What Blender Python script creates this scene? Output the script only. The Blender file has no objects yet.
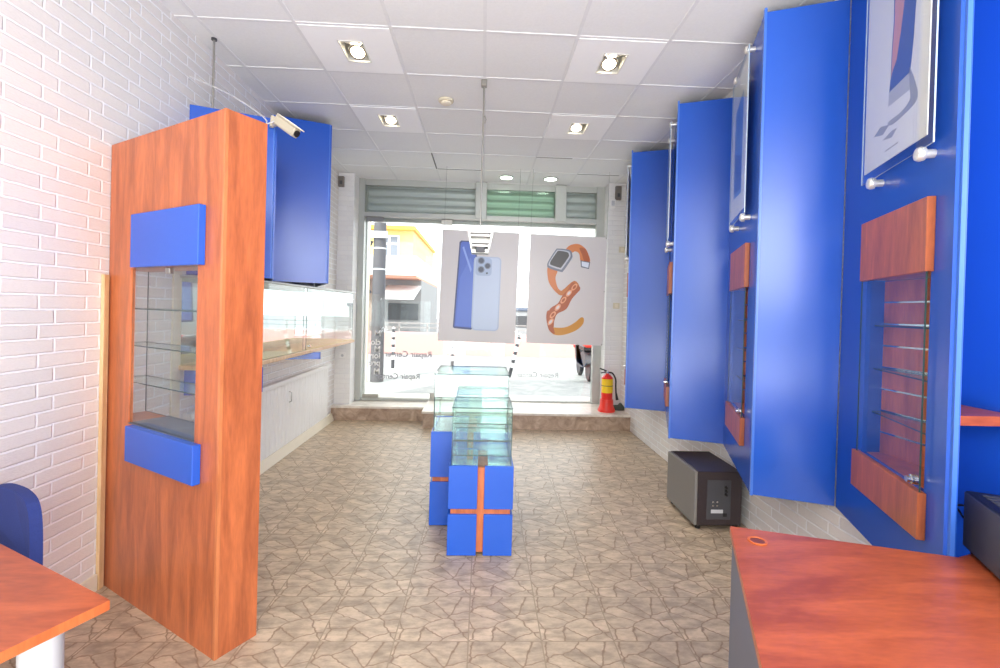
import bpy, math, random
from mathutils import Vector, Matrix
random.seed(7)
PI = math.pi
scene = bpy.context.scene
COL = scene.collection

# ------------------------------------------------------------ camera, light
H = 1.5
def make_camera():
    yaw, pitch, roll, f = .0397, -.0080, .0263, 471.94
    cy, sy, cp, sp, cr, sr = math.cos(yaw), math.sin(yaw), math.cos(pitch), math.sin(pitch), math.cos(roll), math.sin(roll)
    fw = Vector((sy*cp, cy*cp, sp)); r = Vector((cy, -sy, 0)); u = r.cross(fw)
    r2 = r*cr + u*sr; u2 = -r*sr + u*cr
    cd = bpy.data.cameras.new('camera'); co = bpy.data.objects.new('camera', cd); COL.objects.link(co)
    m = Matrix.Identity(4)
    for i in range(3):
        m[i][0] = r2[i]; m[i][1] = u2[i]; m[i][2] = -fw[i]
    m.translation = (0, 0, H)
    co.matrix_world = m
    cd.sensor_fit = 'HORIZONTAL'; cd.sensor_width = 36; cd.lens = f/1000*36
    cd.shift_x = -.0017; cd.shift_y = -.0201
    cd.clip_start = .02; cd.clip_end = 300
    scene.camera = co
make_camera()
WORLD = 2.6
w = bpy.data.worlds.new('World'); scene.world = w; w.use_nodes = True
w.node_tree.nodes['Background'].inputs[0].default_value = (.93, .97, 1, 1)
w.node_tree.nodes['Background'].inputs[1].default_value = WORLD
def sun(direction, strength, angle, color=(1, .97, .9)):
    ld = bpy.data.lights.new('sun', 'SUN'); ld.energy = strength; ld.angle = angle; ld.color = color
    o = bpy.data.objects.new('sun', ld); COL.objects.link(o)
    o.rotation_euler = Vector(direction).to_track_quat('-Z', 'Y').to_euler()
sun((.35, .55, -.75), 4.0, .02)
def area(name, loc, direction, sx, sy_, power, color=(1, 1, 1)):
    ld = bpy.data.lights.new(name, 'AREA'); ld.shape = 'RECTANGLE'; ld.size = sx; ld.size_y = sy_
    ld.energy = power; ld.color = color
    o = bpy.data.objects.new(name, ld); COL.objects.link(o); o.location = loc
    o.rotation_euler = Vector(direction).to_track_quat('-Z', 'Y').to_euler()
# unseen fill lights added behind the camera to brighten the interior
area('rear_fill', (.9, -1.6, 2.4), (-.15, 1, -.12), 1.8, 1.4, 66, (.97, .98, 1))
area('rear_fill_up', (0, -1.2, .5), (0, .75, 1), 3.0, 1.2, 82, (.96, .99, 1))
area('rear_fill_top', (0, -.2, 3.22), (0, .25, -1), 2.8, 1.4, 14, (1, .97, .93))
scene.view_settings.view_transform = 'Standard'; scene.view_settings.look = 'None'
scene.view_settings.gamma = 1; scene.view_settings.use_curve_mapping = False
scene.view_settings.exposure = .5
scene.cycles.transparent_max_bounces = 48
scene.cycles.max_bounces = 14; scene.cycles.diffuse_bounces = 6; scene.cycles.glossy_bounces = 6

# ------------------------------------------------------------ materials
def lin(c):
    return tuple(((x/255)/12.92 if x/255 <= .04045 else ((x/255+.055)/1.055)**2.4) for x in c) + (1,)
def base(name):
    m = bpy.data.materials.new(name); m.use_nodes = True
    nt = m.node_tree; b = nt.nodes['Principled BSDF']
    return m, nt, b
def plain(name, rgb, rough=.5, metal=0, spec=.5, var=.06, scale=30, bump=0.0, coat=0):
    """plain coloured surface with a slight procedural mottling"""
    m, nt, b = base(name); N, L = nt.nodes, nt.links
    tc = N.new('ShaderNodeTexCoord'); no = N.new('ShaderNodeTexNoise'); no.inputs['Scale'].default_value = scale
    no.inputs['Detail'].default_value = 4
    L.new(tc.outputs['Object'], no.inputs['Vector'])
    mx = N.new('ShaderNodeMix'); mx.data_type = 'RGBA'
    c = lin(rgb); mx.inputs['A'].default_value = tuple(x*(1-var) for x in c[:3])+(1,)
    mx.inputs['B'].default_value = tuple(min(1, x*(1+var)) for x in c[:3])+(1,)
    L.new(no.outputs['Fac'], mx.inputs['Factor']); L.new(mx.outputs['Result'], b.inputs['Base Color'])
    b.inputs['Roughness'].default_value = rough; b.inputs['Metallic'].default_value = metal
    b.inputs['Specular IOR Level'].default_value = spec; b.inputs['Coat Weight'].default_value = coat
    if bump:
        bp = N.new('ShaderNodeBump'); bp.inputs['Strength'].default_value = bump; bp.inputs['Distance'].default_value = .003
        L.new(no.outputs['Fac'], bp.inputs['Height']); L.new(bp.outputs['Normal'], b.inputs['Normal'])
    return m
def wood(name, c1, c2, stretch, rough=.32, scale=3.0):
    m, nt, b = base(name); N, L = nt.nodes, nt.links
    tc = N.new('ShaderNodeTexCoord'); mp = N.new('ShaderNodeMapping'); mp.inputs['Scale'].default_value = stretch
    L.new(tc.outputs['Object'], mp.inputs['Vector'])
    n1 = N.new('ShaderNodeTexNoise'); n1.inputs['Scale'].default_value = scale; n1.inputs['Detail'].default_value = 6
    n1.inputs['Distortion'].default_value = .8; L.new(mp.outputs['Vector'], n1.inputs['Vector'])
    n2 = N.new('ShaderNodeTexNoise'); n2.inputs['Scale'].default_value = scale*9; n2.inputs['Detail'].default_value = 3
    L.new(mp.outputs['Vector'], n2.inputs['Vector'])
    ad = N.new('ShaderNodeMath'); ad.operation = 'MULTIPLY_ADD'; ad.inputs[1].default_value = .35
    L.new(n2.outputs['Fac'], ad.inputs[0]); L.new(n1.outputs['Fac'], ad.inputs[2])
    cr = N.new('ShaderNodeValToRGB'); cr.color_ramp.elements[0].position = .5; cr.color_ramp.elements[1].position = .9
    cr.color_ramp.elements[0].color = lin(c1); cr.color_ramp.elements[1].color = lin(c2)
    L.new(ad.outputs[0], cr.inputs['Fac']); L.new(cr.outputs['Color'], b.inputs['Base Color'])
    b.inputs['Roughness'].default_value = rough
    return m
def glass(name, tint, refl=1.0, rough=0.0):
    m = bpy.data.materials.new(name); m.use_nodes = True; nt = m.node_tree; N, L = nt.nodes, nt.links; N.clear()
    out = N.new('ShaderNodeOutputMaterial'); mix = N.new('ShaderNodeMixShader'); tr = N.new('ShaderNodeBsdfTransparent')
    gl = N.new('ShaderNodeBsdfGlossy'); lw = N.new('ShaderNodeLayerWeight'); lw.inputs['Blend'].default_value = .5
    fr = N.new('ShaderNodeMath'); fr.operation = 'POWER'; fr.inputs[1].default_value = 5
    mu = N.new('ShaderNodeMath'); mu.operation = 'MULTIPLY_ADD'; mu.inputs[1].default_value = .6*refl; mu.inputs[2].default_value = .035*refl; mu.use_clamp = True
    L.new(lw.outputs['Facing'], fr.inputs[0])
    tr.inputs[0].default_value = tuple(tint)+(1,); gl.inputs['Roughness'].default_value = rough; gl.inputs[0].default_value = (1, 1, 1, 1)
    L.new(fr.outputs[0], mu.inputs[0]); L.new(mu.outputs[0], mix.inputs[0]); L.new(tr.outputs[0], mix.inputs[1])
    L.new(gl.outputs[0], mix.inputs[2]); L.new(mix.outputs[0], out.inputs[0])
    return m
def emis(name, rgb, s):
    m, nt, b = base(name); b.inputs['Base Color'].default_value = lin(rgb)
    b.inputs['Emission Color'].default_value = lin(rgb); b.inputs['Emission Strength'].default_value = s
    return m

def brick_mat(name, axis, c1, c2, mortar, bump=.8):
    """painted brick panels; axis 0: wall runs along x, 1: along y"""
    m, nt, b = base(name); N, L = nt.nodes, nt.links
    tc = N.new('ShaderNodeTexCoord'); sp = N.new('ShaderNodeSeparateXYZ'); cb = N.new('ShaderNodeCombineXYZ')
    L.new(tc.outputs['Object'], sp.inputs[0]); L.new(sp.outputs[axis], cb.inputs[0]); L.new(sp.outputs[2], cb.inputs[1])
    no = N.new('ShaderNodeTexNoise'); no.inputs['Scale'].default_value = 22; no.inputs['Detail'].default_value = 5
    L.new(tc.outputs['Object'], no.inputs['Vector'])
    va = N.new('ShaderNodeVectorMath'); va.operation = 'MULTIPLY_ADD'; va.inputs[1].default_value = (.006, .006, 0)
    L.new(no.outputs['Color'], va.inputs[0]); L.new(cb.outputs[0], va.inputs[2])
    br = N.new('ShaderNodeTexBrick'); br.offset = .32; br.inputs['Scale'].default_value = 1
    br.inputs['Brick Width'].default_value = .25; br.inputs['Row Height'].default_value = .066
    br.inputs['Mortar Size'].default_value = .007; br.inputs['Mortar Smooth'].default_value = .5
    br.inputs['Color1'].default_value = lin(c1); br.inputs['Color2'].default_value = lin(c2); br.inputs['Mortar'].default_value = lin(mortar)
    L.new(va.outputs[0], br.inputs['Vector'])
    n2 = N.new('ShaderNodeTexNoise'); n2.inputs['Scale'].default_value = 60; n2.inputs['Detail'].default_value = 4
    mp = N.new('ShaderNodeMapping'); mp.inputs['Scale'].default_value = (1, 1, 3); L.new(tc.outputs['Object'], mp.inputs[0]); L.new(mp.outputs[0], n2.inputs['Vector'])
    mx = N.new('ShaderNodeMix'); mx.data_type = 'RGBA'; mx.blend_type = 'MULTIPLY'; mx.inputs['Factor'].default_value = .12
    L.new(br.outputs['Color'], mx.inputs['A']); L.new(n2.outputs['Fac'], mx.inputs['B']); L.new(mx.outputs['Result'], b.inputs['Base Color'])
    sb = N.new('ShaderNodeMath'); sb.operation = 'MULTIPLY_ADD'; sb.inputs[1].default_value = -1.0
    ns = N.new('ShaderNodeMath'); ns.operation = 'MULTIPLY'; ns.inputs[1].default_value = .35
    L.new(n2.outputs['Fac'], ns.inputs[0]); L.new(br.outputs['Fac'], sb.inputs[0]); L.new(ns.outputs[0], sb.inputs[2])
    bp = N.new('ShaderNodeBump'); bp.inputs['Strength'].default_value = bump; bp.inputs['Distance'].default_value = .006
    L.new(sb.outputs[0], bp.inputs['Height']); L.new(bp.outputs['Normal'], b.inputs['Normal'])
    b.inputs['Roughness'].default_value = .45
    return m
def floor_mat():
    m, nt, b = base('printed_stone_floor_tile'); N, L = nt.nodes, nt.links
    T = .33274
    tc = N.new('ShaderNodeTexCoord')
    mp = N.new('ShaderNodeVectorMath'); mp.operation = 'ADD'; mp.inputs[1].default_value = (.0841*T+10*T, -6.3757*T+10*T, 0)
    L.new(tc.outputs['Object'], mp.inputs[0])
    sc = N.new('ShaderNodeVectorMath'); sc.operation = 'SCALE'; sc.inputs['Scale'].default_value = 1/T; L.new(mp.outputs[0], sc.inputs[0])
    fr = N.new('ShaderNodeVectorMath'); fr.operation = 'FRACTION'; L.new(sc.outputs[0], fr.inputs[0])
    fl = N.new('ShaderNodeVectorMath'); fl.operation = 'FLOOR'; L.new(sc.outputs[0], fl.inputs[0])
    nd = N.new('ShaderNodeTexNoise'); nd.inputs['Scale'].default_value = 7; nd.inputs['Detail'].default_value = 2; L.new(fr.outputs[0], nd.inputs['Vector'])
    ds = N.new('ShaderNodeVectorMath'); ds.operation = 'MULTIPLY_ADD'; ds.inputs[1].default_value = (.10, .10, 0); L.new(nd.outputs['Color'], ds.inputs[0]); L.new(fr.outputs[0], ds.inputs[2])
    m2 = N.new('ShaderNodeMapping'); m2.inputs['Scale'].default_value = (2.6, 3.7, 1); m2.inputs['Rotation'].default_value = (0, 0, .2); m2.inputs['Location'].default_value = (3.3, 1.7, 0)
    L.new(ds.outputs[0], m2.inputs[0])
    ve = N.new('ShaderNodeTexVoronoi'); ve.voronoi_dimensions = '2D'; ve.feature = 'DISTANCE_TO_EDGE'; ve.inputs['Scale'].default_value = 1
    vc = N.new('ShaderNodeTexVoronoi'); vc.voronoi_dimensions = '2D'; vc.inputs['Scale'].default_value = 1
    L.new(m2.outputs[0], ve.inputs['Vector']); L.new(m2.outputs[0], vc.inputs['Vector'])
    rp = N.new('ShaderNodeValToRGB'); rp.color_ramp.elements[0].position = .008; rp.color_ramp.elements[1].position = .045
    L.new(ve.outputs['Distance'], rp.inputs[0])
    # stone colour: slight change from stone to stone and a streaky mottling
    n2 = N.new('ShaderNodeTexNoise'); n2.inputs['Scale'].default_value = 9; n2.inputs['Detail'].default_value = 7; n2.inputs['Roughness'].default_value = .65
    m3 = N.new('ShaderNodeMapping'); m3.inputs['Scale'].default_value = (1, 2.2, 1); L.new(tc.outputs['Object'], m3.inputs[0]); L.new(m3.outputs[0], n2.inputs['Vector'])
    c2 = N.new('ShaderNodeValToRGB'); c2.color_ramp.elements[0].position = .36; c2.color_ramp.elements[1].position = .62
    c2.color_ramp.elements[0].color = lin((164, 146, 124)); c2.color_ramp.elements[1].color = lin((212, 190, 162)); L.new(n2.outputs['Fac'], c2.inputs[0])
    ms = N.new('ShaderNodeMix'); ms.data_type = 'RGBA'; ms.blend_type = 'MULTIPLY'; ms.inputs['Factor'].default_value = .22
    L.new(c2.outputs[0], ms.inputs['A']); sv = N.new('ShaderNodeSeparateColor'); L.new(vc.outputs['Color'], sv.inputs[0]); L.new(sv.outputs[0], ms.inputs['B'])
    me = N.new('ShaderNodeMix'); me.data_type = 'RGBA'; me.inputs['A'].default_value = lin((140, 116, 92)); L.new(rp.outputs[0], me.inputs['Factor']); L.new(ms.outputs['Result'], me.inputs['B'])
    # grout
    sp = N.new('ShaderNodeSeparateXYZ'); L.new(fr.outputs[0], sp.inputs[0])
    def edge(o):
        a = N.new('ShaderNodeMath'); a.operation = 'SUBTRACT'; a.inputs[1].default_value = .5; L.new(o, a.inputs[0])
        c = N.new('ShaderNodeMath'); c.operation = 'ABSOLUTE'; L.new(a.outputs[0], c.inputs[0])
        d = N.new('ShaderNodeMath'); d.operation = 'GREATER_THAN'; d.inputs[1].default_value = .4915; L.new(c.outputs[0], d.inputs[0]); return d
    e1, e2 = edge(sp.outputs[0]), edge(sp.outputs[1])
    mxm = N.new('ShaderNodeMath'); mxm.operation = 'MAXIMUM'; L.new(e1.outputs[0], mxm.inputs[0]); L.new(e2.outputs[0], mxm.inputs[1])
    mg = N.new('ShaderNodeMix'); mg.data_type = 'RGBA'; mg.inputs['B'].default_value = lin((152, 134, 110)); L.new(mxm.outputs[0], mg.inputs['Factor']); L.new(me.outputs['Result'], mg.inputs['A'])
    L.new(mg.outputs['Result'], b.inputs['Base Color'])
    b.inputs['Roughness'].default_value = .38
    sub = N.new('ShaderNodeMath'); sub.operation = 'SUBTRACT'; L.new(rp.outputs[0], sub.inputs[0]); L.new(mxm.outputs[0], sub.inputs[1])
    bp = N.new('ShaderNodeBump'); bp.inputs['Strength'].default_value = .35; bp.inputs['Distance'].default_value = .002
    L.new(sub.outputs[0], bp.inputs['Height']); L.new(bp.outputs[0], b.inputs['Normal'])
    return m
def marble(name, c1, c2, scale=5, rough=.3):
    m, nt, b = base(name); N, L = nt.nodes, nt.links
    tc = N.new('ShaderNodeTexCoord'); no = N.new('ShaderNodeTexNoise'); no.inputs['Scale'].default_value = scale; no.inputs['Detail'].default_value = 9
    no.inputs['Distortion'].default_value = 1.2; no.inputs['Roughness'].default_value = .65
    L.new(tc.outputs['Object'], no.inputs['Vector'])
    cr = N.new('ShaderNodeValToRGB'); cr.color_ramp.elements[0].position = .32; cr.color_ramp.elements[1].position = .66
    cr.color_ramp.elements[0].color = lin(c1); cr.color_ramp.elements[1].color = lin(c2)
    L.new(no.outputs['Fac'], cr.inputs[0]); L.new(cr.outputs[0], b.inputs['Base Color']); b.inputs['Roughness'].default_value = rough
    return m

M = {
 'brick_y': brick_mat('white_painted_brick_side', 1, (234, 228, 222), (226, 222, 218), (252, 252, 252)),
 'brick_x': brick_mat('white_painted_brick_front', 0, (238, 236, 232), (232, 230, 227), (232, 230, 228), .6),
 'floor': floor_mat(),
 'tile': plain('ceiling_tile', (233, 233, 232), .8, var=.05, scale=60, bump=.25),
 'tbar': plain('ceiling_grid_bar', (226, 226, 226), .9, spec=.1),
 'gap': plain('shadow_gap', (120, 118, 115), .8),
 'plate': plain('white_lamp_plate', (248, 248, 247), .7, var=.02),
 'blue': plain('blue_laminate', (31, 86, 188), .24, var=.03, scale=3),
 'blue_edge': plain('blue_edge_band', (62, 112, 204), .3, var=.02),
 'blue_fabric': plain('blue_fabric', (34, 50, 112), .85, var=.2, scale=250, bump=.3),
 'wood_v': wood('cherry_laminate_upright', (158, 84, 50), (202, 112, 66), (5, 5, .7)),
 'wood_x': wood('cherry_laminate_flat', (152, 68, 38), (196, 98, 56), (.9, 3.5, 3.5)),
 'wood_edge': wood('cherry_edge_band', (180, 104, 62), (212, 130, 80), (5, 5, .7)),
 'wood_desk_edge': wood('cherry_desk_edge', (172, 84, 44), (204, 112, 62), (5, 5, .7)),
 'pale_wood': wood('pale_wood_strip', (196, 158, 112), (226, 192, 148), (8, 8, .8)),
 'white': plain('white_paint', (236, 234, 230), .45, var=.03, scale=8),
 'cream': plain('cream_paint', (228, 218, 196), .5, var=.04, scale=8),
 'mirror': plain('mirror', (225, 232, 232), .03, metal=1, var=.0),
 'mirror_top': plain('silvered_base', (220, 232, 236), .12, metal=.7, var=.0),
 'chrome': plain('chrome', (215, 215, 215), .15, metal=1, var=.02),
 'satin': plain('satin_metal', (236, 234, 226), .3, metal=.5, var=.02),
 'steel': plain('brushed_steel', (170, 168, 160), .35, metal=.9, var=.05),
 'alu': plain('grey_aluminium', (178, 180, 174), .4, metal=.35, var=.04),
 'shutter': plain('shutter_slat', (186, 192, 188), .45, metal=.3, var=.06),
 'glass': glass('clear_glass', (.97, .99, .985)),
 'glass_case': glass('showcase_glass', (.90, .955, .942)),
 'glass_door': glass('storefront_glass', (.96, .975, .97), .8),
 'glass_green_glow': glass('painted_green_glow_glass', (.88, .985, .91)),  # green glow of the downlights put into the pane as a tint
 'glass_edge': plain('green_glass_edge', (30, 62, 58), .5, var=.05),
 'acrylic_edge': plain('acrylic_edge', (170, 190, 205), .1, var=.02),
 'black': plain('black_plastic', (24, 23, 25), .4, var=.1),
 'dkgrey': plain('dark_grey_plastic', (66, 66, 70), .45, var=.08),
 'vinyl': plain('dark_brown_vinyl', (50, 40, 42), .4, var=.15, scale=50),
 'cloth': plain('speaker_grille_cloth', (122, 118, 112), .75, var=.3, scale=500, bump=.3),
 'grey': plain('grey_laminate', (96, 104, 122), .4, var=.03),
 'lgrey': plain('light_grey_metal', (190, 190, 192), .4, var=.03),
 'beige': plain('beige_plastic', (214, 204, 178), .45, var=.03),
 'brown': plain('brown_plastic', (120, 112, 104), .5, var=.05),
 'red': plain('red_enamel', (222, 34, 24), .28, var=.04),
 'redp': plain('red_plastic', (226, 52, 34), .4, var=.04),
 'yellow': plain('yellow_label', (240, 198, 20), .5, var=.03),
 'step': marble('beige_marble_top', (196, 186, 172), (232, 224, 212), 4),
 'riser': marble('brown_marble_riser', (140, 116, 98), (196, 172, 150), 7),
 'lamp_on': emis('lit_lamp', (255, 240, 205), 9), 'lamp_off': plain('lamp_glass', (230, 225, 210), .15, var=.02),
 'down_on': emis('lit_downlight', (235, 255, 235), 6),
 'cable_w': plain('white_cable', (225, 225, 222), .5), 'wire': plain('thin_steel_wire', (110, 110, 108), .4, metal=.6),
}
def flat(name, rgb, rough=.35): 
    if name not in M: M[name] = plain(name, rgb, rough, var=.015, scale=12)
    return M[name]

# ------------------------------------------------------------ mesh helper
class G:
    def __init__(s, T=None): s.v = []; s.f = []; s.m = []; s.sm = []; s.T = T or (lambda x, y, z: (x, y, z))
    def add(s, vs, fs, mi=0, smooth=False):
        n = len(s.v); s.v += [s.T(*p) for p in vs]
        for f in fs: s.f.append([n+i for i in f]); s.m.append(mi); s.sm.append(smooth)
        return s
    def box(s, x0, x1, y0, y1, z0, z1, mi=0, side=None):
        vs = [(x0, y0, z0), (x1, y0, z0), (x1, y1, z0), (x0, y1, z0), (x0, y0, z1), (x1, y0, z1), (x1, y1, z1), (x0, y1, z1)]
        fs = [(0, 3, 2, 1), (4, 5, 6, 7), (0, 1, 5, 4), (1, 2, 6, 5), (2, 3, 7, 6), (3, 0, 4, 7)]
        if side is None: return s.add(vs, fs, mi)
        # narrow faces take another material: side = material for the narrow faces
        d = (x1-x0, y1-y0, z1-z0); k = [abs(a) for a in d].index(min(abs(a) for a in d))
        big = {0: (3, 5), 1: (2, 4), 2: (0, 1)}[k]
        n = len(s.v); s.v += [s.T(*p) for p in vs]
        for i, f in enumerate(fs): s.f.append([n+j for j in f]); s.m.append(mi if i in big else side); s.sm.append(False)
        return s
    def bev(s, x0, x1, y0, y1, z0, z1, r, mi=0):
        """box with chamfered edges"""
        cx = [x0, x0+r, x1-r, x1]; cy = [y0, y0+r, y1-r, y1]; cz = [z0, z0+r, z1-r, z1]
        vs = []; idx = {}
        def P(i, j, k):
            if (i, j, k) not in idx: idx[(i, j, k)] = len(vs); vs.append((cx[i], cy[j], cz[k]))
            return idx[(i, j, k)]
        fs = []
        for a in (0, 3):
            fl = a == 0
            q = [P(a, 1, 1), P(a, 2, 1), P(a, 2, 2), P(a, 1, 2)]; fs.append(q[::-1] if fl else q)
            q = [P(1, a, 1), P(2, a, 1), P(2, a, 2), P(1, a, 2)]; fs.append(q if fl else q[::-1])
            q = [P(1, 1, a), P(2, 1, a), P(2, 2, a), P(1, 2, a)]; fs.append(q[::-1] if fl else q)
        e = {0: 1, 3: 2}
        for a in (0, 3):
            for b in (0, 3):
                fs.append([P(a, e[b], 1), P(a, e[b], 2), P(e[a], b, 2), P(e[a], b, 1)])
                fs.append([P(a, 1, e[b]), P(a, 2, e[b]), P(e[a], 2, b), P(e[a], 1, b)])
                fs.append([P(1, a, e[b]), P(2, a, e[b]), P(2, e[a], b), P(1, e[a], b)])
                for c in (0, 3): fs.append([P(a, e[b], e[c]), P(e[a], b, e[c]), P(e[a], e[b], c)])
        return s.add(vs, fs, mi)
    def tube(s, pts, r, n=10, mi=0, caps=True):
        pts = [Vector(p) for p in pts]; rs = r if isinstance(r, (list, tuple)) else [r]*len(pts)
        vs = []; fs = []; prev = None
        for i, p in enumerate(pts):
            d = (pts[min(i+1, len(pts)-1)]-pts[max(i-1, 0)]).normalized()
            if prev is None: a = d.orthogonal().normalized()
            else: a = (prev-d*prev.dot(d)).normalized()
            prev = a; b = d.cross(a)
            for k in range(n): t = 2*PI*k/n; vs.append(tuple(p+(a*math.cos(t)+b*math.sin(t))*rs[i]))
        for i in range(len(pts)-1):
            for k in range(n): fs.append((i*n+k, i*n+(k+1) % n, (i+1)*n+(k+1) % n, (i+1)*n+k))
        s.add(vs, fs, mi, True)
        if caps:
            s.add(vs[:n], [tuple(range(n))[::-1]], mi); s.add(vs[-n:], [tuple(range(n))], mi)
        return s
    def lathe(s, prof, c=(0, 0, 0), n=24, mi=0, M4=None):
        vs = []; fs = []
        for (r, z) in prof:
            for k in range(n):
                t = 2*PI*k/n; p = Vector((r*math.cos(t), r*math.sin(t), z))
                if M4: p = M4 @ p
                vs.append((p[0]+c[0], p[1]+c[1], p[2]+c[2]))
        for i in range(len(prof)-1):
            for k in range(n): fs.append((i*n+k, i*n+(k+1) % n, (i+1)*n+(k+1) % n, (i+1)*n+k))
        fs.append(tuple(range(n))[::-1]); fs.append(tuple((len(prof)-1)*n+k for k in range(n)))
        return s.add(vs, fs, mi, True)
    def prism(s, poly, f0, f1, mi=0, side=None):
        """poly: 2D points; f0, f1: functions (a,b)->3D of the two faces"""
        n = len(poly); vs = [f0(*p) for p in poly]+[f1(*p) for p in poly]
        s.add(vs, [tuple(range(n)), tuple(range(2*n-1, n-1, -1))], mi)
        return s.add(vs, [(i, n+i, n+(i+1) % n, (i+1) % n) for i in range(n)], mi if side is None else side)
    def build(s, name, mats, parent=None, loc=None, smooth_angle=None):
        me = bpy.data.meshes.new(name); me.from_pydata(s.v, [], s.f)
        if not isinstance(mats, (list, tuple)): mats = [mats]
        for m in mats: me.materials.append(M[m] if isinstance(m, str) else m)
        for p, mi, sm in zip(me.polygons, s.m, s.sm): p.material_index = mi; p.use_smooth = sm
        me.validate(); me.update()
        import bmesh
        bm = bmesh.new(); bm.from_mesh(me); bmesh.ops.recalc_face_normals(bm, faces=bm.faces); bm.to_mesh(me); bm.free()
        if any(s.sm):
            try: me.set_sharp_from_angle(angle=.7)
            except Exception: pass
        o = bpy.data.objects.new(name, me); COL.objects.link(o)
        if parent: o.parent = parent
        if loc: o.location = loc
        return o
def tag(o, label, cat, group=None, kind=None):
    o['label'] = label; o['category'] = cat
    if group: o['group'] = group
    if kind: o['kind'] = kind
    return o
def thing(name, label, cat, loc=(0, 0, 0), rz=0, group=None):
    o = bpy.data.objects.new(name, None); COL.objects.link(o); o.location = loc; o.rotation_euler = (0, 0, rz)
    o.empty_display_size = .1
    return tag(o, label, cat, group)
def struct(g, name, mats, parent=None):
    o = g.build(name, mats, parent)
    if parent is None: o['kind'] = 'structure'
    return o
def kids(o): return [c for c in bpy.data.objects if c.parent == o]
def copy_tree(o, parent=None):
    c = o.copy(); COL.objects.link(c)
    if parent: c.parent = parent
    for ch in kids(o): copy_tree(ch, c)
    return c
def spline(pts, n=8, closed=True):
    """Catmull-Rom through 2D points"""
    out = []; L = len(pts)
    for i in range(L if closed else L-1):
        p = [pts[(i+k-1) % L] if closed else pts[max(0, min(L-1, i+k-1))] for k in range(4)]
        for j in range(n):
            t = j/n
            out.append(tuple(.5*((2*p[1][a])+(-p[0][a]+p[2][a])*t+(2*p[0][a]-5*p[1][a]+4*p[2][a]-p[3][a])*t*t+(-p[0][a]+3*p[1][a]-3*p[2][a]+p[3][a])*t**3) for a in range(len(p[0]))))
    if not closed: out.append(tuple(pts[-1]))
    return out
def rrect(x0, x1, y0, y1, r, n=5):
    o = []
    for cx, cy, a0 in ((x1-r, y1-r, 0), (x0+r, y1-r, PI/2), (x0+r, y0+r, PI), (x1-r, y0+r, 1.5*PI)):
        for k in range(n+1): a = a0+PI/2*k/n; o.append((cx+r*math.cos(a), cy+r*math.sin(a)))
    return o

# ------------------------------------------------------------ room
XL, XR, ZC, YB = -1.965, 1.915, 3.274, 6.67
struct(G().box(XL-.1, XR+.1, -2.6, 6.3, -.1, 0), 'floor', 'floor')
struct(G().box(XL-.2, XL, -2.6, 6.75, 0, 3.5), 'wall_left', 'brick_y')
struct(G().box(XR, XR+.2, -2.6, 6.75, 0, 3.5), 'wall_right', 'brick_y')
g = G()   # ceiling: tiles, T-bars
cx0, cy0 = -1.2344, 3.0368
lamps = [(0, 0), (3, 0), (0, 2), (3, 2)]
b_ = .011
for j in range(-10, 7):
    for i in range(-2, 6):
        x0, x1, y0, y1 = max(XL, cx0+.6*i), min(XR, cx0+.6*i+.6), cy0+.6*j, min(cy0+.6*j+.6, 6.72)
        if x1 <= x0 or y1 <= y0: continue
        if (i, j) not in lamps:
            g.add([(x0, y0, ZC+.004), (x1, y0, ZC+.004), (x1, y1, ZC+.004), (x0, y1, ZC+.004)], [(3, 2, 1, 0)], 0)
for i in range(-1, 6): x = cx0+.6*i; g.box(x-b_, x+b_, cy0-6, 6.7, ZC, ZC+.01, 1)
for j in range(-9, 7): y = cy0+.6*j; g.box(XL, XR, y-b_, y+b_, ZC+.0003, ZC+.0095, 1)
# access gaps near the shop window, where tiles sit loosely
g.box(cx0+.6*1+.012, cx0+.6*1.95, cy0+.6*5-.007, cy0+.6*5+.007, ZC-.0035, ZC, 2)
g.box(cx0+.6*1-.007, cx0+.6*1+.007, cy0+.6*4, cy0+.6*5, ZC-.0035, ZC, 2)
g.box(cx0+.6*3, cx0+.6*3.7, cy0+.6*4-.007, cy0+.6*4+.007, ZC-.0035, ZC, 2)
g.box(cx0+.6*4, cx0+.6*4.9, cy0+.6*5-.007, cy0+.6*5+.007, ZC-.0035, ZC, 2)
g.box(XL, XR, -2.6, 6.75, ZC+.3, ZC+.35, 0)
struct(g, 'ceiling', ['tile', 'tbar', 'gap'])
# steps up to the shop window
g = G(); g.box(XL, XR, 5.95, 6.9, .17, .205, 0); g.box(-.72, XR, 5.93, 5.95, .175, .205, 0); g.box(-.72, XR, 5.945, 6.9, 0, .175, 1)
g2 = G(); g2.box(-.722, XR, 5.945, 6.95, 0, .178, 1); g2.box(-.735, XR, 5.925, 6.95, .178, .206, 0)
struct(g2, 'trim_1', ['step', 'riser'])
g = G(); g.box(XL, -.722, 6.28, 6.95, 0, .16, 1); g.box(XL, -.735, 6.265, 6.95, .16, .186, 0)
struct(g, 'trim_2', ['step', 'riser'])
# brick piers beside the window
struct(G().box(XL, -1.755, 6.38, 6.75, .186, ZC), 'wall_back_left', 'brick_x')
struct(G().box(1.68, XR, 6.40, 6.75, .206, ZC), 'wall_back_right', 'brick_x')
struct(G().box(XL-.2, -1.755, 6.75, 6.95, -.1, 3.6), 'wall_front_left', 'white')
struct(G().box(1.68, XR+.2, 6.75, 6.95, -.1, 3.6), 'wall_front_right', 'white')
struct(G().box(-1.755, 1.68, 6.62, 7.25, ZC+.001, 3.6), 'wall_back', 'white')
# skirting
struct(G().box(XL, XL+.015, -2.6, 2.5, 0, .085), 'baseboard_left', 'cream')
struct(G().box(XL, XL+.012, 3.06, 3.14, 0, 2.15), 'trim_3', 'cream')

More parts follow.
